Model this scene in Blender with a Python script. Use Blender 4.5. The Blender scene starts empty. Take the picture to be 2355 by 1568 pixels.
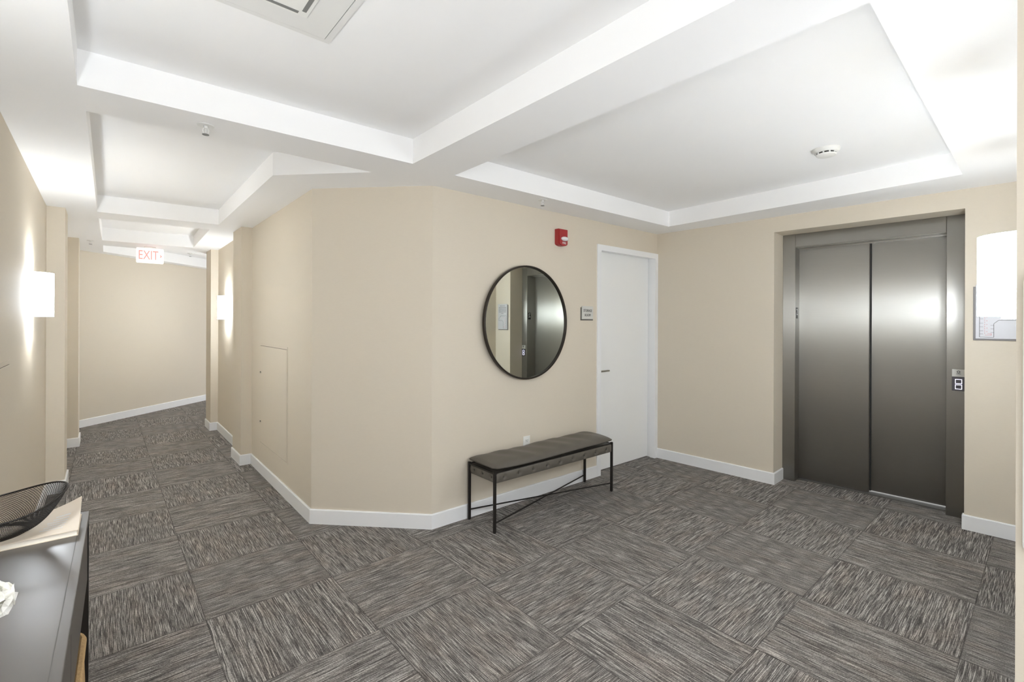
import bpy, bmesh, math, random
from mathutils import Vector, Matrix
from mathutils.geometry import tessellate_polygon

SC = bpy.context.scene
COL = SC.collection
PI = math.pi

# ---------------------------------------------------------------- camera
CAM_H = 1.457
F_PX, YAW, ROLL, CY_PX = 1081.62, 0.7157, 0.0037, 741.6
cd = bpy.data.cameras.new('camera')
cam = bpy.data.objects.new('camera', cd)
COL.objects.link(cam)
cd.sensor_width = 36.0
cd.lens = F_PX / 2355 * 36.0
cd.shift_y = (CY_PX - 784) / 2355
cd.clip_start = 0.05
fw = Vector((math.sin(YAW), math.cos(YAW), 0))
rt = Vector((math.cos(YAW), -math.sin(YAW), 0))
up = Vector((0, 0, 1))
r3 = rt * math.cos(ROLL) + up * math.sin(ROLL)
u3 = up * math.cos(ROLL) - rt * math.sin(ROLL)
cam.matrix_world = Matrix(((r3.x, u3.x, -fw.x, 0), (r3.y, u3.y, -fw.y, 0), (r3.z, u3.z, -fw.z, CAM_H), (0, 0, 0, 1)))
SC.camera = cam

# ---------------------------------------------------------------- world, exposure, light levels
W = bpy.data.worlds.new('world')
SC.world = W
W.use_nodes = True
W.node_tree.nodes['Background'].inputs[0].default_value = (0.97, 0.985, 1.0, 1)
W.node_tree.nodes['Background'].inputs[1].default_value = 1.25
SC.view_settings.view_transform = 'Standard'
SC.view_settings.look = 'None'
SC.view_settings.gamma = 1.0
SC.view_settings.use_curve_mapping = False
SC.view_settings.exposure = 0.68
SC.cycles.use_denoising = True
SC.cycles.max_bounces = 14
SC.cycles.diffuse_bounces = 10
SC.cycles.glossy_bounces = 6
SC.cycles.sample_clamp_indirect = 6.0
BULB_W = 2.8          # bulb in each wall sconce
SHADE_E = 26.0         # glow of a sconce shade


# ---------------------------------------------------------------- helpers
def frame(o, xdir):
    """wall frame: X along the wall to the right, Y into the wall, Z up"""
    x = Vector((xdir[0], xdir[1], 0)).normalized()
    y = Vector((-x.y, x.x, 0))
    return Matrix(((x.x, y.x, 0, o[0]), (x.y, y.y, 0, o[1]), (0, 0, 1, 0), (0, 0, 0, 1)))


def at(fr, s, n, z):
    return fr @ Matrix.Translation((s, n, z))


def tag(o, label=None, cat=None, group=None, kind=None):
    if label: o['label'] = label
    if cat: o['category'] = cat
    if group: o['group'] = group
    if kind: o['kind'] = kind
    return o


def thing(name, label, cat, mat, group=None):
    o = bpy.data.objects.new(name, None)
    COL.objects.link(o)
    o.empty_display_size = 0.05
    o.matrix_world = mat
    return tag(o, label, cat, group)


def link(name, bm, mat, parent=None, smooth=False, sharp=35):
    bmesh.ops.recalc_face_normals(bm, faces=bm.faces[:])
    me = bpy.data.meshes.new(name)
    bm.to_mesh(me)
    bm.free()
    me.materials.append(mat)
    if smooth:
        for p in me.polygons: p.use_smooth = True
        me.set_sharp_from_angle(angle=math.radians(sharp))
    o = bpy.data.objects.new(name, me)
    COL.objects.link(o)
    if parent is not None: o.parent = parent
    return o


def box(bm, x0, x1, y0, y1, z0, z1, bev=0.0, seg=2):
    vs = [bm.verts.new((x, y, z)) for x in (x0, x1) for y in (y0, y1) for z in (z0, z1)]
    fs = []
    for q in ((0, 1, 3, 2), (4, 6, 7, 5), (0, 4, 5, 1), (2, 3, 7, 6), (0, 2, 6, 4), (1, 5, 7, 3)):
        fs.append(bm.faces.new([vs[i] for i in q]))
    if bev > 0:
        es = list({e for f in fs for e in f.edges})
        bmesh.ops.bevel(bm, geom=es, offset=bev, segments=seg, profile=0.5, affect='EDGES')
    return bm


def B(): return bmesh.new()


def bx(*a, **k): return box(B(), *a, **k)


def prism(bm, poly, z0, z1):
    lo = [bm.verts.new((p[0], p[1], z0)) for p in poly]
    hi = [bm.verts.new((p[0], p[1], z1)) for p in poly]
    n = len(poly)
    for i in range(n):
        j = (i + 1) % n
        bm.faces.new((lo[i], lo[j], hi[j], hi[i]))
    bm.faces.new(lo[::-1]); bm.faces.new(hi)
    return bm


def offset_path(pts, d):
    """offset an open polyline to its left by d (mitred)"""
    out = []
    P = [Vector(p) for p in pts]
    n = len(P)
    nr = []
    for i in range(n - 1):
        t = (P[i + 1] - P[i]).normalized()
        nr.append(Vector((-t.y, t.x)))
    for i in range(n):
        if i == 0: out.append(P[0] + nr[0] * d)
        elif i == n - 1: out.append(P[-1] + nr[-1] * d)
        else:
            m = nr[i - 1] + nr[i]
            m = m / max(1e-6, (1 + nr[i - 1].dot(nr[i])))
            out.append(P[i] + m * d)
    return out


def tube(bm, p0, p1, r, n=12, r1=None):
    p0 = Vector(p0); p1 = Vector(p1)
    r1 = r if r1 is None else r1
    d = (p1 - p0).normalized()
    a = d.orthogonal().normalized(); b = d.cross(a)
    ring0, ring1 = [], []
    for i in range(n):
        t = 2 * PI * i / n
        v = a * math.cos(t) + b * math.sin(t)
        ring0.append(bm.verts.new(p0 + v * r)); ring1.append(bm.verts.new(p1 + v * r1))
    for i in range(n):
        j = (i + 1) % n
        bm.faces.new((ring0[i], ring0[j], ring1[j], ring1[i]))
    bm.faces.new(ring0[::-1]); bm.faces.new(ring1)
    return bm


def path_tube(bm, pts, r, n=8, closed=False):
    P = [Vector(p) for p in pts]
    rings = []
    m = len(P)
    prev = None
    for k in range(m):
        if closed: d = (P[(k + 1) % m] - P[k - 1]).normalized()
        else: d = (P[min(k + 1, m - 1)] - P[max(k - 1, 0)]).normalized()
        a = d.orthogonal().normalized() if prev is None else (prev - d * prev.dot(d)).normalized()
        prev = a
        b = d.cross(a)
        rings.append([bm.verts.new(P[k] + (a * math.cos(2 * PI * i / n) + b * math.sin(2 * PI * i / n)) * r) for i in range(n)])
    for k in range(m if closed else m - 1):
        A, C = rings[k], rings[(k + 1) % m]
        for i in range(n):
            j = (i + 1) % n
            bm.faces.new((A[i], A[j], C[j], C[i]))
    if not closed:
        bm.faces.new(rings[0][::-1]); bm.faces.new(rings[-1])
    return bm


def lathe(bm, prof, n=32, mat=None):
    """profile (r, z) turned about Z"""
    rings = []
    for r, z in prof:
        if r < 1e-6: rings.append([bm.verts.new((0, 0, z))])
        else: rings.append([bm.verts.new((r * math.cos(2 * PI * i / n), r * math.sin(2 * PI * i / n), z)) for i in range(n)])
    for A, C in zip(rings[:-1], rings[1:]):
        for i in range(n):
            j = (i + 1) % n
            if len(A) == 1 and len(C) == 1: continue
            if len(A) == 1: bm.faces.new((A[0], C[j], C[i]))
            elif len(C) == 1: bm.faces.new((A[i], A[j], C[0]))
            else: bm.faces.new((A[i], A[j], C[j], C[i]))
    if mat is not None: bmesh.ops.transform(bm, matrix=mat, verts=bm.verts[:])
    return bm


TO_WALL = Matrix.Rotation(PI / 2, 4, 'X')     # Z axis -> -Y (out of the wall)


def text_bm(s, size, depth=0.001, align='CENTER', sx=1.0):
    cu = bpy.data.curves.new('lettering', 'FONT')
    cu.body = s
    cu.size = size
    cu.extrude = depth
    cu.align_x = align
    cu.align_y = 'CENTER'
    cu.resolution_u = 3
    o = bpy.data.objects.new('lettering', cu)
    COL.objects.link(o)
    dg = bpy.context.evaluated_depsgraph_get()
    dg.update()
    me = bpy.data.meshes.new_from_object(o.evaluated_get(dg))
    bm = bmesh.new()
    bm.from_mesh(me)
    bpy.data.objects.remove(o)
    bpy.data.curves.remove(cu)
    bpy.data.meshes.remove(me)
    bmesh.ops.transform(bm, matrix=TO_WALL @ Matrix.Scale(sx, 4, (1, 0, 0)), verts=bm.verts[:])
    return bm


def move(bm, x, y, z):
    bmesh.ops.translate(bm, vec=(x, y, z), verts=bm.verts[:])
    return bm


# ---------------------------------------------------------------- materials
def s2l(c):
    return tuple(((v / 255) / 12.92 if v / 255 <= 0.04045 else ((v / 255 + 0.055) / 1.055) ** 2.4) for v in c) + (1,)


def mat(name, rgb, rough=0.5, metal=0.0, spec=0.5, bump=0.0, bscale=200, var=0.0, vscale=5):
    m = bpy.data.materials.new(name)
    m.use_nodes = True
    nt = m.node_tree
    p = nt.nodes['Principled BSDF']
    p.inputs['Base Color'].default_value = s2l(rgb)
    p.inputs['Roughness'].default_value = rough
    p.inputs['Metallic'].default_value = metal
    p.inputs['Specular IOR Level'].default_value = spec
    tc = nt.nodes.new('ShaderNodeTexCoord')
    if bump > 0:
        nz = nt.nodes.new('ShaderNodeTexNoise'); nz.inputs['Scale'].default_value = bscale
        nz.inputs['Detail'].default_value = 4
        bp = nt.nodes.new('ShaderNodeBump'); bp.inputs['Strength'].default_value = bump
        bp.inputs['Distance'].default_value = 0.002
        nt.links.new(tc.outputs['Object'], nz.inputs['Vector'])
        nt.links.new(nz.outputs['Fac'], bp.inputs['Height'])
        nt.links.new(bp.outputs['Normal'], p.inputs['Normal'])
    if var > 0:
        nz = nt.nodes.new('ShaderNodeTexNoise'); nz.inputs['Scale'].default_value = vscale
        nz.inputs['Detail'].default_value = 5
        mx = nt.nodes.new('ShaderNodeMix'); mx.data_type = 'RGBA'
        c = s2l(rgb)
        mx.inputs['A'].default_value = tuple(v * (1 - var) for v in c[:3]) + (1,)
        mx.inputs['B'].default_value = tuple(min(1, v * (1 + var)) for v in c[:3]) + (1,)
        nt.links.new(tc.outputs['Object'], nz.inputs['Vector'])
        nt.links.new(nz.outputs['Fac'], mx.inputs['Factor'])
        nt.links.new(mx.outputs['Result'], p.inputs['Base Color'])
    return m


def glow(name, rgb, strength, base=(240, 240, 238)):
    m = mat(name, base, 0.6)
    p = m.node_tree.nodes['Principled BSDF']
    p.inputs['Emission Color'].default_value = s2l(rgb)
    p.inputs['Emission Strength'].default_value = strength
    return m


class NT:
    """tiny node-building helper"""
    def __init__(self, nt): self.nt = nt
    def n(self, t, **kw):
        x = self.nt.nodes.new(t)
        for k, v in kw.items(): setattr(x, k, v)
        return x
    def put(self, sock, v):
        if isinstance(v, (int, float)): sock.default_value = v
        elif isinstance(v, tuple): sock.default_value = v
        else: self.nt.links.new(v, sock)
    def m(self, op, a, b=None, c=None):
        x = self.n('ShaderNodeMath', operation=op)
        self.put(x.inputs[0], a)
        if b is not None: self.put(x.inputs[1], b)
        if c is not None: self.put(x.inputs[2], c)
        return x.outputs[0]
    def vec(self, a, b, c):
        x = self.n('ShaderNodeCombineXYZ')
        for s, v in zip(x.inputs, (a, b, c)): self.put(s, v)
        return x.outputs[0]
    def noise(self, v, scale, detail=2, rough=0.5):
        x = self.n('ShaderNodeTexNoise')
        self.put(x.inputs['Vector'], v)
        x.inputs['Scale'].default_value = scale; x.inputs['Detail'].default_value = detail
        x.inputs['Roughness'].default_value = rough
        return x.outputs['Fac']
    def ramp(self, f, stops):
        x = self.n('ShaderNodeValToRGB')
        self.put(x.inputs[0], f)
        el = x.color_ramp.elements
        while len(el) < len(stops): el.new(0.5)
        for e, (p, c) in zip(el, stops): e.position = p; e.color = c
        return x.outputs[0]
    def mix(self, f, a, b, blend='MIX'):
        x = self.n('ShaderNodeMix', data_type='RGBA', blend_type=blend)
        self.put(x.inputs['Factor'], f); self.put(x.inputs['A'], a); self.put(x.inputs['B'], b)
        return x.outputs['Result']


def carpet_material():
    m = bpy.data.materials.new('carpet_tiles')
    m.use_nodes = True
    t = NT(m.node_tree)
    p = m.node_tree.nodes['Principled BSDF']
    g = t.n('ShaderNodeNewGeometry')
    sp = t.n('ShaderNodeSeparateXYZ')
    t.put(sp.inputs[0], g.outputs['Position'])
    S, OX, OY = 0.6096, 0.3825, 3.3106
    tx = t.m('DIVIDE', t.m('SUBTRACT', sp.outputs[0], OX), S)
    ty = t.m('DIVIDE', t.m('SUBTRACT', sp.outputs[1], OY), S)
    ix, iy = t.m('FLOOR', tx), t.m('FLOOR', ty)
    fx, fy = t.m('SUBTRACT', tx, ix), t.m('SUBTRACT', ty, iy)
    par = t.m('FLOORED_MODULO', t.m('ADD', ix, iy), 2.0)           # 1: rows run along x
    inv = t.m('SUBTRACT', 1.0, par)
    al = t.m('ADD', t.m('MULTIPLY', fx, par), t.m('MULTIPLY', fy, inv))   # along the rows
    ac = t.m('ADD', t.m('MULTIPLY', fy, par), t.m('MULTIPLY', fx, inv))   # across the rows
    wn = t.n('ShaderNodeTexWhiteNoise', noise_dimensions='2D')
    t.put(wn.inputs['Vector'], t.vec(ix, iy, 0.0))
    rnd = t.m('MULTIPLY', wn.outputs['Value'], 37.0)
    # rows of loops: about 125 per tile, each row its own strand
    row = t.m('FLOOR', t.m('MULTIPLY', ac, 92.0))
    wob = t.m('MULTIPLY', t.m('SUBTRACT', t.noise(t.vec(t.m('MULTIPLY', al, 6.0), t.m('MULTIPLY', ac, 6.0), rnd), 1.0, 2), 0.5), 0.010)
    rowc = t.m('MULTIPLY', t.m('ADD', ac, wob), 120.0)
    streak = t.noise(t.vec(t.m('MULTIPLY', al, 10.0), t.m('MULTIPLY', rowc, 1.25), rnd), 1.0, 2.0, 0.6)
    long_ = t.noise(t.vec(t.m('MULTIPLY', al, 4.0), t.m('MULTIPLY', rowc, 1.25), t.m('ADD', rnd, 11.0)), 1.0, 1.0)
    fine = t.noise(t.vec(t.m('MULTIPLY', al, 120.0), t.m('MULTIPLY', rowc, 1.0), rnd), 1.0, 1.0)
    v = t.m('ADD', t.m('ADD', t.m('MULTIPLY', streak, 0.55), t.m('MULTIPLY', long_, 0.35)), t.m('MULTIPLY', fine, 0.28))
    base = t.ramp(v, [(0.40, s2l((62, 60, 58))), (0.56, s2l((94, 91, 88))), (0.70, s2l((134, 130, 126))), (0.80, s2l((178, 174, 169)))])
    line = t.noise(t.vec(t.m('MULTIPLY', al, 5.0), t.m('MULTIPLY', rowc, 2.1), t.m('ADD', rnd, 23.0)), 1.0, 0.0)
    mask = t.m('MULTIPLY', t.ramp(line, [(0.57, (0, 0, 0, 1)), (0.66, (1, 1, 1, 1))]), t.m('MINIMUM', 1.0, t.m('MULTIPLY', fine, 1.25)))
    base = t.mix(mask, base, s2l((204, 199, 193)))
    # warm and cool drifts in the yarn
    pos = t.vec(sp.outputs[0], sp.outputs[1], 0.0)
    drift = t.noise(t.vec(t.m('MULTIPLY', al, 1.5), t.m('MULTIPLY', ac, 4.0), rnd), 1.4, 2)
    warm = t.ramp(drift, [(0.46, (0.5, 0.5, 0.5, 1)), (0.74, (0.555, 0.498, 0.46, 1))])
    col = t.mix(0.5, base, warm, 'OVERLAY')
    # seams
    e1 = t.m('MINIMUM', t.m('MINIMUM', fx, t.m('SUBTRACT', 1.0, fx)), t.m('MINIMUM', fy, t.m('SUBTRACT', 1.0, fy)))
    seam = t.m('LESS_THAN', e1, 0.004)
    col = t.mix(t.m('MULTIPLY', seam, 0.45), col, s2l((48, 45, 43)))
    t.put(p.inputs['Base Color'], col)
    p.inputs['Roughness'].default_value = 0.95
    p.inputs['Specular IOR Level'].default_value = 0.1
    bp = t.n('ShaderNodeBump')
    bp.inputs['Strength'].default_value = 0.5
    bp.inputs['Distance'].default_value = 0.004
    t.put(bp.inputs['Height'], t.m('ADD', v, t.m('MULTIPLY', fine, 0.5)))
    t.put(p.inputs['Normal'], bp.outputs['Normal'])
    return m


def wall_material():
    m = mat('beige_wallcovering', (213, 204, 188), 0.75, spec=0.25)
    t = NT(m.node_tree)
    p = m.node_tree.nodes['Principled BSDF']
    tc = t.n('ShaderNodeTexCoord')
    mp = t.n('ShaderNodeMapping'); mp.inputs['Scale'].default_value = (600, 600, 90)
    t.put(mp.inputs[0], tc.outputs['Object'])
    mp2 = t.n('ShaderNodeMapping'); mp2.inputs['Scale'].default_value = (70, 70, 900)
    t.put(mp2.inputs[0], tc.outputs['Object'])
    h = t.m('ADD', t.noise(mp.outputs[0], 1.0, 2), t.noise(mp2.outputs[0], 1.0, 2))
    bp = t.n('ShaderNodeBump'); bp.inputs['Strength'].default_value = 0.05; bp.inputs['Distance'].default_value = 0.001
    t.put(bp.inputs['Height'], h)
    t.put(p.inputs['Normal'], bp.outputs['Normal'])
    col = t.mix(t.noise(mp2.outputs[0], 0.5, 2), s2l((210, 201, 185)), s2l((216, 207, 191)))
    t.put(p.inputs['Base Color'], col)
    return m


def steel_material(name, rgb, rough=0.3, aniso=0.75, rot=0.25, streak=0.06):
    m = mat(name, rgb, rough, 1.0)
    t = NT(m.node_tree)
    p = m.node_tree.nodes['Principled BSDF']
    p.inputs['Anisotropic'].default_value = aniso
    p.inputs['Anisotropic Rotation'].default_value = rot
    t.put(p.inputs['Tangent'], t.vec(0.0, 0.0, 1.0))
    tc = t.n('ShaderNodeTexCoord')
    mp = t.n('ShaderNodeMapping'); mp.inputs['Scale'].default_value = (6, 6, 900)
    t.put(mp.inputs[0], tc.outputs['Object'])
    n1 = t.noise(mp.outputs[0], 1.0, 3)
    c = s2l(rgb)
    col = t.mix(n1, tuple(v * (1 - streak) for v in c[:3]) + (1,), tuple(v * (1 + streak) for v in c[:3]) + (1,))
    t.put(p.inputs['Base Color'], col)
    smudge = t.noise(tc.outputs['Object'], 3.0, 4)
    t.put(p.inputs['Roughness'], t.m('ADD', rough - 0.04, t.m('MULTIPLY', smudge, 0.08)))
    return m


M = {}
M['wall'] = wall_material()
M['carpet'] = carpet_material()
M['ceiling'] = mat('white_ceiling_paint', (245, 245, 245), 0.85, spec=0.2, bump=0.02, bscale=120)
M['trim'] = mat('white_trim_paint', (238, 239, 240), 0.45, spec=0.4)
M['door'] = mat('white_door_paint', (240, 241, 240), 0.5, spec=0.4)
M['steel'] = steel_material('brushed_steel', (158, 156, 151), rough=0.37, aniso=0.92)
M['steel_plain'] = mat('satin_steel', (160, 157, 150), 0.38, 1.0)
M['steel_dark'] = mat('door_gap_black', (28, 27, 25), 0.6)
M['sill'] = mat('aluminium_sill', (118, 116, 112), 0.5, 1.0)
M['shade'] = glow('lit_shade', (238, 246, 255), SHADE_E)
M['shade_bright'] = glow('lit_lobby_shade', (238, 246, 255), SHADE_E * 1.08)
M['bulb'] = glow('lit_bulb', (255, 250, 242), 10)
M['white_metal'] = mat('white_enamel', (226, 226, 224), 0.4)
M['white_plastic'] = mat('white_plastic', (230, 230, 226), 0.35)
M['slot'] = mat('dark_slot', (45, 44, 42), 0.7)
M['grey_slot'] = mat('grey_louver', (120, 120, 118), 0.6)
M['mirror'] = mat('mirror_silver', (226, 230, 224), 0.015, 1.0)
M['black_metal'] = mat('black_metal', (34, 30, 27), 0.45, 0.3, bump=0.05, bscale=90)
M['frame_metal'] = mat('dark_bronze_metal', (52, 46, 40), 0.38, 0.6)
M['leather'] = mat('grey_leather', (92, 87, 79), 0.42, spec=0.45, bump=0.22, bscale=260, var=0.16, vscale=9)
M['leather_dark'] = mat('grey_leather_piping', (66, 62, 56), 0.45)
M['red'] = mat('red_plastic', (156, 38, 40), 0.35)
M['lens'] = mat('clear_lens', (226, 226, 228), 0.12, spec=0.8)
M['white_print'] = mat('white_print', (235, 235, 235), 0.6)
M['dark_print'] = mat('dark_print', (70, 68, 64), 0.6)
M['red_print'] = mat('red_print', (205, 90, 90), 0.6)
M['sign_plate'] = mat('sign_plate', (205, 204, 198), 0.45)
M['sign_back'] = mat('sign_back_plate', (104, 100, 94), 0.5)
M['plan_plate'] = mat('plan_plate', (198, 198, 202), 0.35)
M['plan_back'] = mat('plan_back_plate', (126, 122, 120), 0.5)
M['black_plate'] = mat('black_plate', (30, 29, 27), 0.4)
M['panel_dark'] = mat('call_panel_dark', (74, 71, 74), 0.3, 0.5)
M['button_glow'] = glow('button_ring', (225, 220, 255), 1.6)
M['exit_red'] = glow('exit_letters', (255, 92, 84), 1.1, (235, 130, 125))
M['exit_face'] = glow('exit_face', (255, 244, 242), 0.35)
M['chrome'] = mat('satin_nickel', (150, 147, 140), 0.3, 1.0)
M['console'] = mat('taupe_grey_lacquer', (76, 71, 67), 0.3, 0.2, spec=0.5)
M['paper'] = mat('cream_paper', (232, 219, 202), 0.6)
M['page'] = mat('page_edges', (240, 234, 222), 0.7)
M['wicker'] = mat('woven_seagrass', (190, 158, 112), 0.85, bump=1.0, bscale=140, var=0.3, vscale=120)
M['petal'] = mat('white_petal', (244, 243, 238), 0.6, spec=0.3)
M['leaf'] = mat('green_stem', (74, 98, 58), 0.6)
M['ceramic'] = mat('white_ceramic', (225, 224, 220), 0.25)
M['seam'] = mat('panel_seam', (120, 110, 98), 0.8)

# ---------------------------------------------------------------- the room shell
HS, HT = 2.42, 2.57            # soffit and coffer heights
A, Bc, Cw = (1.752, 2.872), (1.14, 3.52), (1.155, 5.40)
CORNER, E_END = (4.54, 2.822), (4.645, 0.02)
NEAR = (1.95, 0.068)


def struct(name, bm, m, parent=None, **k):
    o = link(name, bm, m, parent, **k)
    if parent is None: o['kind'] = 'structure'
    return o


bm = B()
v = [bm.verts.new(p) for p in ((-0.7, -0.9, 0), (5.6, -0.9, 0), (5.6, 12.5, 0), (-0.7, 12.5, 0))]
w = [bm.verts.new((p.co.x, p.co.y, -0.1)) for p in v]
bm.faces.new(v); bm.faces.new(w[::-1])
for i in range(4): bm.faces.new((v[i], w[i], w[(i + 1) % 4], v[(i + 1) % 4]))
struct('floor', bm, M['carpet'])

# walls: paths run with the room on their right, thickness to the left
right_path = [(2.2, 8.98), (1.1755, 7.98), (1.1735, 7.74), (1.085, 7.74), (1.085, 7.38), (1.1707, 7.38), (1.1582, 5.80), (1.057, 5.80),
              (1.057, 5.40), Cw, Bc]
left_path = [(-0.36, 0.6), (-0.36, 5.52), (-0.245, 5.52), (-0.245, 5.88), (-0.36, 5.88), (-0.36, 7.42), (-0.215, 7.42), (-0.215, 7.76), (-0.36, 7.76), (-0.36, 8.588)]
end_path = [(-0.36, 8.588), (2.3, 11.1)]
near_path = [(4.645, 0.068), NEAR, (1.95, -0.55)]


def wall_bm(path, th=0.12, z1=2.45):
    bm = B()
    a = [Vector(p) for p in path]
    b = offset_path(path, th)
    for i in range(len(a) - 1):
        q = [a[i], a[i + 1], b[i + 1], b[i]]
        lo = [bm.verts.new((p.x, p.y, 0)) for p in q]
        hi = [bm.verts.new((p.x, p.y, z1)) for p in q]
        bm.faces.new((lo[0], lo[1], hi[1], hi[0]))
        bm.faces.new((lo[2], lo[3], hi[3], hi[2]))
        bm.faces.new(hi); bm.faces.new(lo[::-1])
        if i == 0: bm.faces.new((lo[3], lo[0], hi[0], hi[3]))
        if i == len(a) - 2: bm.faces.new((lo[1], lo[2], hi[2], hi[1]))
    bmesh.ops.remove_doubles(bm, verts=bm.verts[:], dist=1e-5)
    return bm


def pathwall(name, path, th=0.12):
    return struct(name, wall_bm(path, th), M['wall'])


pathwall('wall_right', [(1.1755, 7.98), Bc], 0.06)
pathwall('wall_far_right', right_path[:2], 0.06)
pathwall('wall_left', [left_path[0], left_path[-1]], 0.09)
for nm, q in (('wall_right_pier', (1.057, 1.20, 5.40, 5.80)), ('wall_right_pier_far', (1.085, 1.21, 7.38, 7.74)),
              ('wall_left_pier', (-0.40, -0.245, 5.52, 5.88)), ('wall_left_pier_far', (-0.40, -0.215, 7.42, 7.76))):
    struct(nm, prism(B(), [(q[0], q[2]), (q[1], q[2]), (q[1], q[3]), (q[0], q[3])], 0, 2.45), M['wall'])
pathwall('wall_end', end_path)
pathwall('wall_near', near_path)
struct('wall_angled', wall_bm([Bc, A], 0.05), M['wall'])

FM = frame(A, Vector(CORNER) - Vector(A))        # wall with the mirror
FE = frame(CORNER, Vector(E_END) - Vector(CORNER))   # wall with the elevator
FL = frame((-0.36, 0), (0, 1))                   # left wall, s = y
FR = frame((1.166, 0), (0, -1))
FBC = frame(Cw, Vector(Bc) - Vector(Cw))         # wall between pier and corner, s = 5.40 - y                  # right corridor wall, s = -y
FN = frame((0, 0.068), (-1, 0))                  # lobby wall opposite the mirror, s = -x
SD0, SD1 = 1.782, 2.792                          # storage door casing
LM = (Vector(CORNER) - Vector(A)).length
LE = (Vector(E_END) - Vector(CORNER)).length
SE0, SE1, ZE = 1.165, 2.412, 2.282               # elevator opening

bm = B()
box(bm, 0, SD0 + 0.012, 0, 0.16, 0, 2.45)
box(bm, SD0 + 0.012, SD1 - 0.012, 0, 0.16, 2.193, 2.45)
box(bm, SD1 - 0.012, LM + 0.16, 0, 0.16, 0, 2.45)
bmesh.ops.transform(bm, matrix=FM, verts=bm.verts[:])
struct('wall_back', bm, M['wall'])
bm = B()
RD = 0.235                                       # depth of the elevator recess
box(bm, 0, SE0, 0, RD + 0.2, 0, 2.45)
box(bm, SE0, SE1, 0, RD, ZE, 2.45)
box(bm, SE0, SE1, RD, RD + 0.2, ZE, 2.45)
box(bm, SE1, LE, 0, RD + 0.2, 0, 2.45)
bmesh.ops.transform(bm, matrix=FE, verts=bm.verts[:])
struct('wall_elevator', bm, M['wall'])

# ceiling: soffit with five coffers, one mesh
outer = [(-0.6, -1.7), (5.5, -1.7), (5.5, 12.4), (-0.6, 12.4)]
coffers = [
    [(-0.088, -1.6), (1.422, -1.6), (1.418, 2.556), (-0.083, 2.617)],
    [(1.731, 0.363), (4.168, 0.383), (4.254, 2.52), (1.735, 2.573)],
    [(-0.062, 2.915), (1.30, 2.875), (0.84, 3.37), (0.865, 5.45), (-0.042, 5.53)],
    [(-0.034, 5.88), (0.84, 5.80), (0.888, 7.37), (-0.011, 7.44)],
    [(-0.003, 7.94), (0.88, 7.93), (2.5, 9.45), (2.5, 11.0), (0.0, 8.66)],
]
bm = B()
loops = [outer] + coffers
flat = [Vector((p[0], p[1], HS)) for lp in loops for p in lp]
vs = [bm.verts.new(p) for p in flat]
for tri in tessellate_polygon([[Vector((p[0], p[1], HS)) for p in lp] for lp in loops]):
    bm.faces.new([vs[i] for i in tri])
k = len(outer)
for lp in coffers:
    n = len(lp)
    lo = vs[k:k + n]; k += n
    hi = [bm.verts.new((p[0], p[1], HT)) for p in lp]
    for i in range(n): bm.faces.new((lo[i], lo[(i + 1) % n], hi[(i + 1) % n], hi[i]))
    bm.faces.new(hi)
top = [bm.verts.new((p[0], p[1], HT + 0.12)) for p in outer]
bm.faces.new(top)
for i in range(4): bm.faces.new((vs[i], vs[(i + 1) % 4], top[(i + 1) % 4], top[i]))
ceil = struct('ceiling', bm, M['ceiling'])


def baseboard(name, path, th=0.012, h=0.105):
    """white board on the room side (right of travel)"""
    bm = B()
    a = [Vector(p) for p in path]
    b = offset_path(path, -th)
    c = offset_path(path, -th + 0.004)
    for i in range(len(a) - 1):
        lo0, lo1 = a[i], a[i + 1]
        V = lambda p, z: bm.verts.new((p.x, p.y, z))
        q0 = [V(a[i], 0), V(b[i], 0), V(b[i], h - 0.006), V(c[i], h), V(a[i], h)]
        q1 = [V(a[i + 1], 0), V(b[i + 1], 0), V(b[i + 1], h - 0.006), V(c[i + 1], h), V(a[i + 1], h)]
        for j in range(5):
            bm.faces.new((q0[j], q0[(j + 1) % 5], q1[(j + 1) % 5], q1[j]))
        if i == 0: bm.faces.new(q0)
        if i == len(a) - 2: bm.faces.new(q1[::-1])
    bmesh.ops.remove_doubles(bm, verts=bm.verts[:], dist=1e-5)
    return struct(name, bm, M['trim'])


def wp(fr, s, n=0.0):
    p = fr @ Vector((s, n, 0))
    return (p.x, p.y)


baseboard('baseboard_right', right_path[:-1] + [Bc, A, wp(FM, SD0 - 0.001)])
baseboard('baseboard_left', left_path)
baseboard('baseboard_end', end_path[:2])
baseboard('baseboard_elevator', [wp(FE, 0.012), wp(FE, SE0), wp(FE, SE0, RD - 0.004)])
baseboard('baseboard_near', [wp(FE, SE1, 0.03), wp(FE, SE1), wp(FE, LE - 0.052), (1.95, 0.068), (1.95, -0.55)])

# storage room door: metal frame, recessed slab, lever
door = bpy.data.objects.new('door_1', None)
COL.objects.link(door)
door.matrix_world = at(FM, SD0, 0, 0)
door['kind'] = 'structure'
WD = SD1 - SD0
bm = B()
F, REC = 0.055, 0.105
for a0, a1 in ((0, F), (WD - F, WD)):
    box(bm, a0, a1, -0.012, 0.0, 0, 2.205)
box(bm, F, WD - F, -0.012, 0.0, 2.205 - F, 2.205)
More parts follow.
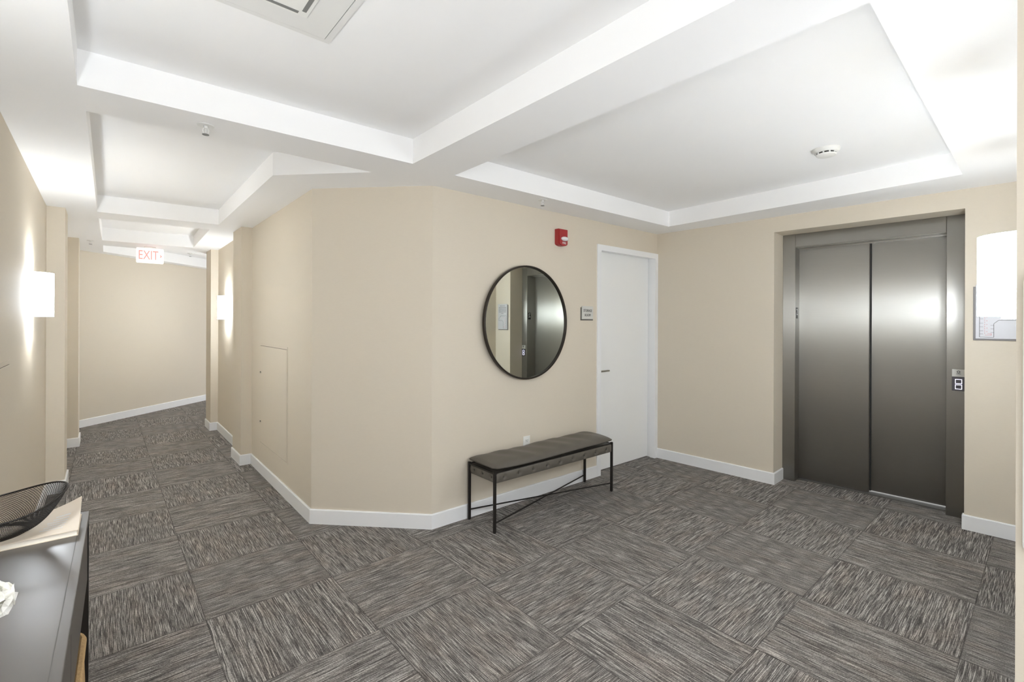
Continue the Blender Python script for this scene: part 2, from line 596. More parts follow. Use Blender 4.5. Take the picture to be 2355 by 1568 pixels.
# rebated jambs: face, throat, stop, back
box(bm, 0.0135, F, 0.0, 0.05, 0, 2.19)
box(bm, WD - F, WD - 0.0135, 0.0, 0.05, 0, 2.19)
box(bm, 0.0135, WD - 0.0135, 0.0, 0.05, 2.205 - F, 2.19)
box(bm, 0.0135, F - 0.012, 0.05, 0.15, 0, 2.19)
box(bm, WD - F + 0.012, WD - 0.0135, 0.05, 0.15, 0, 2.19)
box(bm, 0.0135, WD - 0.0135, 0.05, 0.15, 2.205 - F + 0.012, 2.19)
link('door_frame', bm, M['trim'], door)
slab = link('door_slab', bx(F - 0.008, WD - F + 0.008, REC - 0.02, REC + 0.025, 0.008, 2.205 - F + 0.008), M['door'], door)
bm = B()
lathe(bm, [(0, 0), (0.026, 0), (0.026, 0.007), (0.022, 0.009), (0.009, 0.010), (0.009, 0.05), (0, 0.05)], 20, Matrix.Translation((F + 0.065, REC - 0.02, 0.985)) @ TO_WALL)
path_tube(bm, [(F + 0.060, REC - 0.066, 0.985), (F + 0.09, REC - 0.067, 0.985), (F + 0.185, REC - 0.066, 0.985)], 0.008, 10)
tag(link('door_handle', bm, M['chrome'], slab, smooth=True), 'nickel lever handle')

# ---------------------------------------------------------------- elevator
el = thing('elevator', 'stainless steel elevator entrance with two sliding door panels in the lobby wall', 'elevator', at(FE, 0, RD, 0))
JW = 0.105
DD = 0.12                                  # depth of the door plane behind the jamb face
def jamb(s0, s1):
    bm = B()
    box(bm, s0, s1, 0.0, DD + 0.06, 0, ZE, bev=0.002, seg=1)
    return bm
jl = link('jamb', jamb(SE0 + 0.001, SE0 + JW), M['steel'], el)
jr = link('jamb', jamb(SE1 - JW - 0.009, SE1 - 0.001), M['steel'], el)
HB = 2.162
link('header', box(B(), SE0 + JW + 0.001, SE1 - JW - 0.010, -0.002, DD + 0.06, HB, ZE - 0.001, bev=0.002, seg=1), M['steel'], el)
link('header_underside', bx(SE0 + JW + 0.001, SE1 - JW - 0.010, -0.002, DD + 0.06, HB - 0.004, HB - 0.0002), M['steel_plain'], el)
link('header_track', box(B(), SE0 + JW + 0.002, SE1 - JW - 0.011, DD - 0.010, DD + 0.055, HB - 0.014, HB - 0.0042), M['steel_plain'], el)
SCN = 1.798
link('door_panel', box(B(), SE0 + JW - 0.02, SCN + 0.004, DD, DD + 0.03, 0.012, HB + 0.01, bev=0.002, seg=1), M['steel'], el)
link('door_panel', box(B(), SCN - 0.02, SE1 - 0.09, DD + 0.045, DD + 0.075, 0.02, HB + 0.01, bev=0.002, seg=1), M['steel'], el)
link('door_gap', box(B(), SCN - 0.02, SCN + 0.014, DD + 0.031, DD + 0.046, 0.02, HB + 0.01), M['steel_dark'], el)
link('sill', box(B(), SE0 + JW + 0.001, SE1 - JW - 0.010, DD - 0.03, DD + 0.12, 0.0, 0.009, bev=0.001, seg=1), M['sill'], el)
# floor number plates on both door returns
def floor_plate(parent, s, face):
    bm = bx(s - 0.001, s + 0.001, 0.020, 0.075, 1.505, 1.605)
    pl = link('floor_number_plate', bm, M['black_plate'], el)
    tag(pl, 'black plate with a raised 2')
    tb = text_bm('2', 0.085, 0.0006)
    # text faces -Y; turn it to face +X (left jamb) or -X (right jamb)
    R = Matrix.Rotation(PI / 2 * (1 if face > 0 else -1), 4, 'Z')
    bmesh.ops.transform(tb, matrix=Matrix.Translation((s + 0.0015 * face, 0.0475, 1.562)) @ R, verts=tb.verts[:])
    link('numeral', tb, M['white_print'], pl)
floor_plate(jl, SE0 + JW + 0.0012, 1)
floor_plate(jr, SE1 - JW - 0.0102, -1)
# call station on the right jamb
S0, S1 = SE1 - 0.081, SE1 - 0.008
cp = link('call_panel', box(B(), S0, S1, -0.006, 0.0005, 0.955, 1.060, bev=0.001, seg=1), M['panel_dark'], el)
kp = link('key_plate', box(B(), S0, S1, -0.007, 0.0005, 1.062, 1.117, bev=0.001, seg=1), M['sign_plate'], el)
tag(kp, 'pale metal key switch plate')
bm = B()
lathe(bm, [(0.006, 0), (0.0095, 0), (0.0095, 0.0025), (0.006, 0.0025), (0.006, 0)], 20, Matrix.Translation(((S0 + S1) / 2, -0.007, 1.098)) @ TO_WALL)
box(bm, (S0 + S1) / 2 - 0.013, (S0 + S1) / 2 + 0.013, -0.0076, -0.0068, 1.082, 1.085)
link('key_switch', bm, M['dark_print'], kp)
for zc in (1.026, 0.985):
    bm = B()
    c = (S0 + S1) / 2
    a, b, r = 0.019, 0.0172, 0.0032
    box(bm, c - a, c + a, -0.0085, -0.006, zc + b - r, zc + b)
    box(bm, c - a, c + a, -0.0085, -0.006, zc - b, zc - b + r)
    box(bm, c - a, c - a + r, -0.0085, -0.006, zc - b + r, zc + b - r)
    box(bm, c + a - r, c + a, -0.0085, -0.006, zc - b + r, zc + b - r)
    bt = link('call_button', bx(c - a + r, c + a - r, -0.0075, -0.006, zc - b + r, zc + b - r), M['panel_dark'], cp)
    link('lit_ring', bm, M['button_glow'], bt)

# ---------------------------------------------------------------- wall sconces
def sconce(fr, s, label, zb=1.486, zt=1.77, hw=0.11, d=0.11, power=1.0, shade='shade'):
    z0 = (zb + zt) / 2
    t = thing('wall_sconce', label, 'lamp', at(fr, s, 0, z0), 'half round wall sconces')
    h = (zt - zb) / 2
    bm = B()
    n = 28
    out, inn = [], []
    for i in range(n + 1):
        a = PI * i / n
        out.append((hw * math.cos(a), -d * math.sin(a)))
        inn.append(((hw - 0.004) * math.cos(a), -(d - 0.004) * math.sin(a)))
    for P, Q in zip(out[:-1], out[1:]): pass
    ring = out + inn[::-1]
    prism_v = []
    lo = [bm.verts.new((p[0], p[1] - 0.004, -h)) for p in ring]
    hi = [bm.verts.new((p[0], p[1] - 0.004, h)) for p in ring]
    m = len(ring)
    for i in range(m):
        j = (i + 1) % m
        bm.faces.new((lo[i], lo[j], hi[j], hi[i]))
    for i in range(n):
        bm.faces.new((lo[i], lo[i + 1], lo[m - 2 - i], lo[m - 1 - i]))
        bm.faces.new((hi[i], hi[i + 1], hi[m - 2 - i], hi[m - 1 - i]))
    link('shade', bm, M[shade], t, smooth=True)
    link('back_plate', box(B(), -0.05, 0.05, -0.012, 0.0, -0.06, 0.06, bev=0.003), M['white_metal'], t)
    bm = B()
    tube(bm, (0, -0.012, 0), (0, -0.045, 0), 0.012, 12)
    tube(bm, (0, -0.045, -0.012), (0, -0.045, 0.012), 0.016, 12)
    link('lamp_holder', bm, M['white_metal'], t)
    for sg in (1, -1):
        l = bpy.data.lights.new('sconce_bulb', 'POINT')
        l.energy = BULB_W * power * (1.0 if sg > 0 else 0.75)
        l.shadow_soft_size = 0.022
        l.color = (0.93, 0.97, 1.0)
        lo_ = bpy.data.objects.new('sconce_bulb', l)
        COL.objects.link(lo_)
        lo_.parent = t
        lo_.location = (0, -0.058, 0.098 * sg)
    return t


sconce(frame((1.17, 7.98), (-0.7174, -0.6967)), -0.55, 'added fill sconce, hidden behind the farther right pier, brightening the slanted end wall', power=0.4)  # added lamp, out of view behind the pier, to brighten the end wall
sconce(FL, 4.36, 'glowing half round sconce on the left corridor wall above the near access panel', power=1.0)
sconce(FR, -6.68, 'small glowing sconce between the two wall piers on the right side of the corridor', power=1.0)
sconce(FN, -2.41, 'large glowing sconce at the right edge, in front of the evacuation plan', power=0.15, shade='shade_bright')
sconce(FN, -3.62, 'glowing sconce behind the large right-edge sconce, nearer the elevator', power=0.26, shade='shade_bright')
sconce(FL, 1.4, 'glowing sconce on the left wall above the console table, left of the frame', power=0.6)

# ---------------------------------------------------------------- round mirror
mr = thing('round_mirror', 'large round wall mirror with thin dark metal frame above the bench', 'mirror', at(FM, 0.882, -0.0150, 1.458) @ Matrix.Rotation(math.radians(1.75), 4, 'Z'))
bm = B()
lathe(bm, [(0.452, 0.0), (0.466, 0.0), (0.466, 0.024), (0.463, 0.027), (0.455, 0.027), (0.452, 0.024), (0.452, 0.0)], 96, TO_WALL)
link('frame', bm, M['frame_metal'], mr, smooth=True)
bm = B()
lathe(bm, [(0, 0.002), (0.4525, 0.002), (0.4525, 0.012), (0, 0.012)], 96, TO_WALL)
link('glass', bm, M['mirror'], mr)

# ---------------------------------------------------------------- fire alarm
fa = thing('fire_alarm', 'red fire alarm strobe mounted high on the beige wall over the mirror', 'alarm', at(FM, 1.275, 0, 2.20))
bm = B()
hw, ht = 0.058, 0.072
prof = [(-hw, ht), (hw, ht)] + [(hw * math.cos(-t), -0.052 + 0.022 * math.sin(-t)) for t in [PI * i / 10 for i in range(11)]]
fr_ = [bm.verts.new((x * 0.97, -0.05, z)) for x, z in prof]
bk = [bm.verts.new((x, 0, z)) for x, z in prof]
n = len(prof)
bm.faces.new(fr_); bm.faces.new(bk[::-1])
for i in range(n): bm.faces.new((fr_[i], fr_[(i + 1) % n], bk[(i + 1) % n], bk[i]))
bmesh.ops.bevel(bm, geom=[e for e in bm.edges if all(abs(v.co.y + 0.05) < 1e-4 for v in e.verts)], offset=0.006, segments=2, affect='EDGES')
link('housing', bm, M['red'], fa, smooth=True)
bm = B()
bmesh.ops.create_uvsphere(bm, u_segments=20, v_segments=10, radius=1, matrix=Matrix.Translation((0.012, -0.052, -0.012)) @ Matrix.Diagonal((0.044, 0.024, 0.020, 1)))
tag(link('strobe_lens', bm, M['lens'], fa, smooth=True), 'clear strobe lens')
link('lettering', move(text_bm('FIRE', 0.026, 0.0006), 0.008, -0.051, -0.049), M['white_print'], fa)

# ---------------------------------------------------------------- storage room sign
sg = thing('room_sign', 'small grey sign reading STORAGE ROOM beside the white door', 'sign', at(FM, 1.640, 0, 1.545))
link('back_plate', box(B(), -0.088, 0.082, -0.006, 0, -0.066, 0.054, bev=0.001, seg=1), M['sign_back'], sg)
link('face_plate', box(B(), -0.078, 0.078, -0.012, -0.006, -0.054, 0.066, bev=0.001, seg=1), M['sign_plate'], sg)
link('lettering', move(text_bm('STORAGE', 0.034, 0.0008, sx=0.80), 0, -0.0125, 0.024), M['dark_print'], sg)
link('lettering', move(text_bm('ROOM', 0.034, 0.0008, sx=0.80), 0, -0.0125, -0.018), M['dark_print'], sg)

# ---------------------------------------------------------------- evacuation plan
ev = thing('evacuation_plan_sign', 'white evacuation plan sign with grey backing plate right of the elevator', 'sign', at(FE, 2.575, 0, 1.54))
PW, PH = 0.108, 0.195
link('back_plate', box(B(), -PW - 0.012, PW - 0.002, -0.008, 0, -PH, PH - 0.014, bev=0.001, seg=1), M['plan_back'], ev)
link('face_plate', box(B(), -PW, PW, -0.016, -0.008, -PH + 0.012, PH, bev=0.001, seg=1), M['plan_plate'], ev)
rnd = random.Random(4)
bm = B()
def ln(x0, z0, x1, z1, w=0.0022):
    d = Vector((x1 - x0, 0, z1 - z0)); L = d.length
    if L < 1e-6: return
    t = d / L; nrm = Vector((-t.z, 0, t.x)) * w / 2
    q = [Vector((x0, 0, z0)) - nrm, Vector((x1, 0, z1)) - nrm, Vector((x1, 0, z1)) + nrm, Vector((x0, 0, z0)) + nrm]
    f = [bm.verts.new((p.x, -0.0168, p.z)) for p in q]; g = [bm.verts.new((p.x, -0.0158, p.z)) for p in q]
    bm.faces.new(f[::-1])
    for i in range(4): bm.faces.new((f[i], f[(i + 1) % 4], g[(i + 1) % 4], g[i]))
# building outline: an L with a clipped corner
pts = [(-0.088, 0.02), (0.03, 0.02), (0.085, -0.025), (0.085, -0.055), (0.005, -0.055), (-0.018, -0.078), (-0.018, -0.172), (-0.088, -0.172), (-0.088, 0.02)]
for P, Q in zip(pts[:-1], pts[1:]): ln(*P, *Q)
for z in (-0.15, -0.128, -0.10, -0.075, -0.045, -0.015): ln(-0.088, z, -0.070, z, 0.0016)
for z in (-0.14, -0.115, -0.09): ln(-0.034, z, -0.018, z, 0.0016)
for x in (-0.05, -0.02, 0.01, 0.04): ln(x, 0.02, x, 0.002, 0.0016)
for x in (0.02, 0.045, 0.07): ln(x, -0.055, x, -0.04, 0.0016)
link('plan_lines', bm, M['dark_print'], ev)
bm = B()
for i in range(9): ln(-0.062, -0.02 - i * 0.015, -0.062, -0.028 - i * 0.015, 0.0016)
for i in range(5): ln(-0.052, -0.03 - i * 0.025, -0.052, -0.038 - i * 0.025, 0.0016)
ln(-0.062, -0.158, -0.03, -0.158, 0.0016); ln(-0.05, -0.148, -0.03, -0.148, 0.0016); ln(-0.03, -0.16, -0.03, -0.146, 0.0016)
for i in range(4): ln(-0.05 + i * 0.02, -0.012, -0.04 + i * 0.02, -0.012, 0.0016)
link('route_lines', bm, M['red_print'], ev)
bm = B()
for r in range(6):
    x = -0.085 if 0 < r < 5 else (-0.055 if r == 0 else -0.02)
    e = 0.085 if 0 < r < 5 else (0.055 if r == 0 else 0.03)
    while x < e:
        w_ = min(rnd.uniform(0.008, 0.022), e - x)
        ln(x, 0.168 - r * 0.023, x + w_, 0.168 - r * 0.023, 0.006)
        x += w_ + 0.005
link('printed_text', bm, M['dark_print'], ev)

# ---------------------------------------------------------------- outlet behind the bench
ot = thing('wall_outlet', 'white wall outlet low on the beige wall behind the bench', 'outlet', at(FM, 0.893, 0, 0.462))
link('cover_plate', box(B(), -0.037, 0.037, -0.006, 0, -0.058, 0.058, bev=0.003), M['white_plastic'], ot)
for zc in (0.021, -0.021):
    rc = link('receptacle', box(B(), -0.017, 0.017, -0.009, -0.005, zc - 0.014, zc + 0.014, bev=0.004), M['white_plastic'], ot)
    bm = B()
    box(bm, -0.008, -0.0055, -0.0096, -0.0088, zc - 0.002, zc + 0.008)
    box(bm, 0.0055, 0.008, -0.0096, -0.0088, zc - 0.001, zc + 0.008)
    tube(bm, (0, -0.0088, zc - 0.007), (0, -0.0096, zc - 0.007), 0.003, 10)
    link('slots', bm, M['slot'], rc)

# ---------------------------------------------------------------- bench
bn = thing('bench', 'dark grey leather bench on thin black metal legs below the round mirror', 'bench', at(frame((2.047, 2.53), (1.28, -0.024)), 0, 0, 0))
BL, BD = 1.281, 0.305
LEGZ = 0.425
legs = [(0.0, 0.0), (BL, 0.0), (0.0, BD), (BL, BD)]
for (x, y) in legs:
    bm = B()
    box(bm, x - 0.0095, x + 0.0095, y - 0.0095, y + 0.0095, 0.004, LEGZ, bev=0.002, seg=1)
    lg = link('leg', bm, M['black_metal'], bn)
    link('foot', tube(B(), (x, y, 0), (x, y, 0.006), 0.0105, 12), M['black_metal'], lg)
for (p, q) in (((0, 0), (BL, BD)), ((BL, 0), (0, BD))):
    z = 0.066 if p[0] == 0 else 0.072
    link('cross_bar', tube(B(), (p[0], p[1], z), (q[0], q[1], z), 0.0055, 10), M['black_metal'], bn, smooth=True)
bm = B()
for y in (0, BD): box(bm, 0.009, BL - 0.009, y - 0.006, y + 0.006, 0.405, 0.417)
for x in (0, BL): box(bm, x - 0.006, x + 0.006, 0.009, BD - 0.009, 0.405, 0.417)
link('top_rail', bm, M['black_metal'], bn)

# tufted leather band under the cushion: dense grid with dimples
def tufted_band():
    bm = B()
    hx, hy, z0, z1 = BL / 2 - 0.006, BD / 2 + 0.004, 0.343, 0.413
    NX, NY, NZ = 150, 36, 10
    loop = []
    for i in range(NX): loop.append((-hx + 2 * hx * i / NX, -hy, 0, -1))
    for i in range(NY): loop.append((hx, -hy + 2 * hy * i / NY, 1, 0))
    for i in range(NX): loop.append((hx - 2 * hx * i / NX, hy, 0, 1))
    for i in range(NY): loop.append((-hx, hy - 2 * hy * i / NY, -1, 0))
    zc = (z0 + z1) / 2 - 0.004
    rows = []
    for j in range(NZ + 1):
        z = z0 + (z1 - z0) * j / NZ
        bulge = 0.009 * math.sin(PI * j / NZ) ** 0.7
        row = []
        for (x, y, nx, ny) in loop:
            u = (x + hx) if ny else (y + hy)
            L = 2 * hx if ny else 2 * hy
            nb = 9 if ny else 3
            pitch = L / nb
            k = min(nb - 1, int(u / pitch))
            c = (k + 0.5) * pitch
            d2 = ((u - c) ** 2 + (z - zc) ** 2)
            dim = 0.013 * math.exp(-d2 / (2 * 0.011 ** 2)) + 0.003 * math.exp(-abs(u - c) / 0.006) * math.sin(PI * j / NZ)
            e = min(u, L - u)
            o = bulge * min(1, e / 0.02) - dim
            row.append(bm.verts.new((x + nx * o + BL / 2, y + ny * o + BD / 2, z)))
        rows.append(row)
    n = len(loop)
    for a, b in zip(rows[:-1], rows[1:]):
        for i in range(n):
            j = (i + 1) % n
            bm.faces.new((a[i], a[j], b[j], b[i]))
    bm.faces.new(rows[0][::-1]); bm.faces.new(rows[-1])
    return bm
bd = link('tufted_seat_base', tufted_band(), M['leather'], bn, smooth=True, sharp=60)
for k in range(9):
    bm = B()
    bmesh.ops.create_uvsphere(bm, u_segments=10, v_segments=6, radius=0.0055, matrix=Matrix.Translation(((k + 0.5) * (BL - 0.012) / 9 + 0.006, -0.001, 0.374)))
    link('tuft_button', bm, M['leather_dark'], bd, smooth=True)
for k in range(3):
    bm = B()
    bmesh.ops.create_uvsphere(bm, u_segments=10, v_segments=6, radius=0.0055, matrix=Matrix.Translation((0.009, (k + 0.5) * (BD + 0.008) / 3 - 0.004, 0.374)))
    link('tuft_button', bm, M['leather_dark'], bd, smooth=True)


def cushion():
    bm = B()
    hx, hy = BL / 2 + 0.006, BD / 2 + 0.010
    NX, NY = 90, 26
    def pt(u, w, top):
        # rounded-rectangle plan with pulled-out corners, pillow section
        x, y = hx * u, hy * w
        cx = abs(u) ** 10; cyy = abs(w) ** 6
        edge = min(1.0, max(abs(u) ** 14, abs(w) ** 5))
        thick = (1 - abs(w) ** 3.2) ** 0.55 * (1 - abs(u) ** 12) ** 0.5 if (abs(w) < 1 and abs(u) < 1) else 0.0
        wav = 0.004 * math.sin(u * 9.0 + 0.6) * (1 - edge) + 0.003 * math.sin(u * 21.0 + w * 3)
        rise = 0.010 * abs(u) ** 6 + 0.004 * math.sin(u * 3.1)     # ends lift off the frame
        # round the corners in plan
        r = 0.032
        ax, ay = max(0, abs(x) - (hx - r)), max(0, abs(y) - (hy - r))
        dd = math.hypot(ax, ay)
        if dd > r:
            k = r / dd
            x = math.copysign(hx - r + ax * k, x); y = math.copysign(hy - r + ay * k, y)
        zm = 0.437 + rise
        return (x + BL / 2, y + BD / 2, zm + (0.046 * thick + wav * thick if top else -0.016 * thick))
    T = [[bm.verts.new(pt(-1 + 2 * i / NX, -1 + 2 * j / NY, True)) for j in range(NY + 1)] for i in range(NX + 1)]
    L = [[bm.verts.new(pt(-1 + 2 * i / NX, -1 + 2 * j / NY, False)) for j in range(NY + 1)] for i in range(NX + 1)]
    for G in (T, L):
        for i in range(NX):
            for j in range(NY):
                bm.faces.new((G[i][j], G[i + 1][j], G[i + 1][j + 1], G[i][j + 1]))
    bmesh.ops.remove_doubles(bm, verts=bm.verts[:], dist=1e-5)
    # outline for the piping
    rim = [pt(-1 + 2 * i / NX, -1, True) for i in range(NX)] + [pt(1, -1 + 2 * j / NY, True) for j in range(NY)] + \
          [pt(1 - 2 * i / NX, 1, True) for i in range(NX)] + [pt(-1, 1 - 2 * j / NY, True) for j in range(NY)]
    return bm, rim
cb, rim = cushion()
cu = link('cushion', cb, M['leather'], bn, smooth=True, sharp=80)
rr = []
for p in rim:
    if not rr or (Vector(p) - Vector(rr[-1])).length > 0.004: rr.append(p)
link('piping', path_tube(B(), rr, 0.004, 6, closed=True), M['leather_dark'], cu, smooth=True)

# ---------------------------------------------------------------- access panels
def access_panel(fr, s0, s1, z0, z1, label, latches):
    t = thing('access_panel', label, 'access panel', at(fr, s0, -0.0006, z0))
    w_, h_ = s1 - s0, z1 - z0
    bm = B()
    r = 0.022
    box(bm, -r, w_ + r, -0.003, 0, h_ + 0.004, h_ + r); box(bm, -r, w_ + r, -0.003, 0, -r, -0.004)
    box(bm, -r, -0.004, -0.003, 0, -0.004, h_ + 0.004); box(bm, w_ + 0.004, w_ + r, -0.003, 0, -0.004, h_ + 0.004)
    link('surround', bm, M['wall'], t)
    link('gap', bx(-0.004, w_ + 0.004, -0.0006, 0, -0.004, h_ + 0.004), M['seam'], t)
    dr = link('door', box(B(), 0, w_, -0.004, -0.0006, 0, h_, bev=0.0008, seg=1), M['wall'], t)
    for (ls, lz) in latches:
        bm = B()
        tube(bm, (ls, -0.004, lz), (ls, -0.010, lz), 0.008, 12)
        box(bm, ls - 0.002, ls + 0.03, -0.013, -0.010, lz - 0.003, lz + 0.003)
        link('latch', bm, M['chrome'], dr)
    return t
access_panel(FBC, 0.38, 1.26, 0.30, 1.225, 'beige painted access panel with two small latches on the right corridor wall', [(-0.03 + 0.045, 0.672), (0.015, 0.2)])
access_panel(FL, 2.62, 3.46, 0.32, 1.235, 'beige painted access panel at the left edge behind the wire bowl', [(0.8, 0.1)])

# ---------------------------------------------------------------- ceiling fittings
def sprinkler(x, y, z, label, drop=True):
    t = thing('sprinkler_head', label, 'sprinkler', Matrix.Translation((x, y, z)), 'ceiling sprinkler heads')
    bm = B()
    lathe(bm, [(0, 0), (0.037, 0), (0.036, -0.003), (0.026, -0.006), (0.014, -0.006), (0.012, -0.004), (0, -0.004)], 28)
    link('escutcheon', bm, M['white_metal'], t, smooth=True)
    bm = B()
    tube(bm, (0, 0, -0.002), (0, 0, -0.016), 0.009, 12)
    for sx in (-1, 1): path_tube(bm, [(0.008 * sx, 0, -0.014), (0.0125 * sx, 0, -0.024), (0.010 * sx, 0, -0.038), (0.002 * sx, 0, -0.045)], 0.0022, 6)
    tube(bm, (0, 0, -0.016), (0, 0, -0.043), 0.0022, 8)
    link('frame', bm, M['white_metal'], t)
    bm = B()
    tube(bm, (0, 0, -0.044), (0, 0, -0.0465), 0.015, 16)
    link('deflector', bm, M['grey_slot'], t)
    return t
sprinkler(0.378, 2.735, HS, 'white sprinkler head under the crossbeam at upper left')
sprinkler(-0.115, 7.55, HS, 'white sprinkler head at the far end of the corridor ceiling')
sprinkler(2.60, 2.63, HS, 'white sprinkler head on the soffit above the fire alarm')
sprinkler(0.93, 8.02, HS, 'tiny sprinkler head right of the exit sign')

sm = thing('smoke_detector', 'round white smoke detector on the recessed ceiling before the elevator', 'smoke detector', Matrix.Translation((3.478, 0.952, HT)))
bm = B()
lathe(bm, [(0, 0), (0.076, 0), (0.074, -0.012), (0.066, -0.022), (0.060, -0.024), (0, -0.024)], 40)
link('base', bm, M['white_plastic'], sm, smooth=True)
bm = B()
lathe(bm, [(0.052, -0.023), (0.050, -0.036), (0.046, -0.036), (0.046, -0.023)], 40)
link('vent_band', bm, M['slot'], sm, smooth=True)
bm = B()
lathe(bm, [(0, -0.034), (0.056, -0.034), (0.052, -0.042), (0.040, -0.047), (0, -0.048)], 40)
for i in range(10):
    a = 2 * PI * i / 10
    tube(bm, (0.0525 * math.cos(a), 0.0525 * math.sin(a), -0.023), (0.0525 * math.cos(a), 0.0525 * math.sin(a), -0.036), 0.005, 6)
link('cap', bm, M['white_plastic'], sm, smooth=True)

# square ceiling air unit
ac = thing('ceiling_air_unit', 'square white ceiling air unit with a slotted grille in the nearest recess', 'air vent', Matrix.Translation((0.362, 1.58, HT)))
H1 = 0.311
bm = B()
o, i_ = H1, H1 - 0.022
box(bm, -o, o, i_, o, -0.010, 0); box(bm, -o, o, -o, -i_, -0.010, 0)
box(bm, -o, -i_, -i_, i_, -0.010, 0); box(bm, i_, o, -i_, i_, -0.010, 0)
link('outer_frame', bm, M['white_metal'], ac)
link('shadow_gap', bx(-i_, i_, -i_, i_, -0.004, 0), M['grey_slot'], ac)
pn = i_ - 0.003
link('face_panel', box(B(), -pn, pn, -pn, pn, -0.012, -0.004, bev=0.001, seg=1), M['white_metal'], ac)
g = 0.19
gr = link('grille', box(B(), -g, g, -g, g, -0.020, -0.012, bev=0.002, seg=1), M['white_plastic'], ac)
for sx, sy in ((1, 0), (-1, 0), (0, 1), (0, -1)):
    c = g - 0.020
    if sx: bm = bx(sx * c - 0.007, sx * c + 0.007, -g + 0.035, g - 0.035, -0.0212, -0.0195)
    else: bm = bx(-g + 0.035, g - 0.035, sy * c - 0.007, sy * c + 0.007, -0.0212, -0.0195)
    link('louver_slot', bm, M['grey_slot'], gr)

# exit sign
ex = thing('exit_sign', 'white exit sign with red EXIT letters hanging from the corridor ceiling', 'exit sign', Matrix.Translation((0.458, 7.70, HS)))
link('canopy', box(B(), -0.06, 0.06, -0.035, 0.035, -0.016, 0, bev=0.004), M['white_plastic'], ex)
bd_ = link('housing', box(B(), -0.142, 0.142, -0.022, 0.022, -0.212, -0.016, bev=0.014, seg=3), M['exit_face'], ex, smooth=True)
link('lettering', move(text_bm('EXIT', 0.165, 0.0015, sx=0.62), -0.018, -0.0235, -0.115), M['exit_red'], bd_)
bm = B()
v3 = [(0.098, -0.090), (0.126, -0.115), (0.098, -0.140), (0.108, -0.115)]
f3 = [bm.verts.new((x, -0.025, z)) for x, z in v3]; b3 = [bm.verts.new((x, -0.0215, z)) for x, z in v3]
bm.faces.new(f3)
for i in range(4): bm.faces.new((f3[i], f3[(i + 1) % 4], b3[(i + 1) % 4], b3[i]))
link('arrow', bm, M['exit_red'], bd_)

# white rounded panel on the near wall
FNW = frame((1.95, 0), (0, -1))
wpn = thing('wall_panel', 'white rounded panel on the near wall at the right edge of the photo', 'panel', at(FNW, -0.054, 0, 1.21))
bm = B()
box(bm, 0, 0.42, -0.02, 0, -0.395, 0.395)
bmesh.ops.bevel(bm, geom=[e for e in bm.edges if abs(e.verts[0].co.y - e.verts[1].co.y) > 0.01], offset=0.03, segments=6, profile=0.5, affect='EDGES')
bmesh.ops.bevel(bm, geom=[e for e in bm.edges if all(abs(v.co.y + 0.02) < 1e-4 for v in e.verts)], offset=0.004, segments=2, affect='EDGES')
link('cover', bm, M['white_plastic'], wpn, smooth=True)

# ---------------------------------------------------------------- console table at lower left
ROT = Matrix.Translation((-0.0335, 2.19, 0)) @ Matrix.Rotation(math.radians(-1.2), 4, 'Z')   # origin: far right corner of the top
ct = thing('console_table', 'grey lacquered console table with black legs in the lower left corner', 'table', ROT)
TW, TL, TZ = 0.29, 1.46, 0.80
link('table_top', box(B(), -TW, 0, -TL, 0, TZ - 0.022, TZ, bev=0.002), M['console'], ct)
bm = B()
box(bm, -0.0205, -0.0190, -TL + 0.02, -0.012, TZ - 0.0004, TZ + 0.0003)
link('top_seam', bm, M['dark_print'], ct)
link('case', box(B(), -TW + 0.004, -0.009, -TL + 0.025, -0.025, 0.56, TZ - 0.0225), M['console'], ct)
for k in range(2):
    y1 = -0.030 - k * 0.705
    link('drawer', box(B(), -0.009, -0.004, y1 - 0.70, y1, 0.575, TZ - 0.03, bev=0.001, seg=1), M['console'], ct)
for x in (-TW + 0.012, -0.012):
    for y in (-TL + 0.012, -0.012):
        link('leg', box(B(), x - 0.011, x + 0.011, y - 0.011, y + 0.011, 0, TZ - 0.0225, bev=0.001, seg=1), M['black_metal'], ct)
for y in (-TL + 0.012, -0.012):
    link('stretcher', bx(-TW + 0.024, -0.024, y - 0.009, y + 0.009, 0.03, 0.048), M['black_metal'], ct)

# woven basket under the console
bk = thing('woven_basket', 'tan woven basket on the floor under the console table', 'basket', ROT @ Matrix.Translation((-0.122, -0.50, 0)))
def rrect(hx, hy, r, n=8):
    out = []
    for cx, cy_, a0 in ((hx - r, hy - r, 0), (-hx + r, hy - r, PI / 2), (-hx + r, -hy + r, PI), (hx - r, -hy + r, 1.5 * PI)):
        for i in range(n + 1):
            a = a0 + PI / 2 * i / n
            out.append((cx + r * math.cos(a), cy_ + r * math.sin(a)))
    return out
bm = B()
prof = [(0.92, 0.0), (0.97, 0.1), (1.0, 0.25), (1.0, 0.36), (0.97, 0.50), (0.91, 0.50), (0.93, 0.3), (0.88, 0.02)]
rings = []
for sc, z in prof:
    rings.append([bm.verts.new((x * sc, y * sc, z)) for x, y in rrect(0.124, 0.28, 0.06)])
m_ = len(rings[0])
for a, b in zip(rings[:-1], rings[1:]):
    for i in range(m_):
        bm.faces.new((a[i], a[(i + 1) % m_], b[(i + 1) % m_], b[i]))
bm.faces.new(rings[0][::-1]); bm.faces.new(rings[-1])
link('basket_body', bm, M['wicker'], bk, smooth=True)
link('rim', path_tube(B(), [(x * 0.94, y * 0.94, 0.503) for x, y in rrect(0.124, 0.28, 0.06)], 0.011, 8, closed=True), M['wicker'], bk, smooth=True)

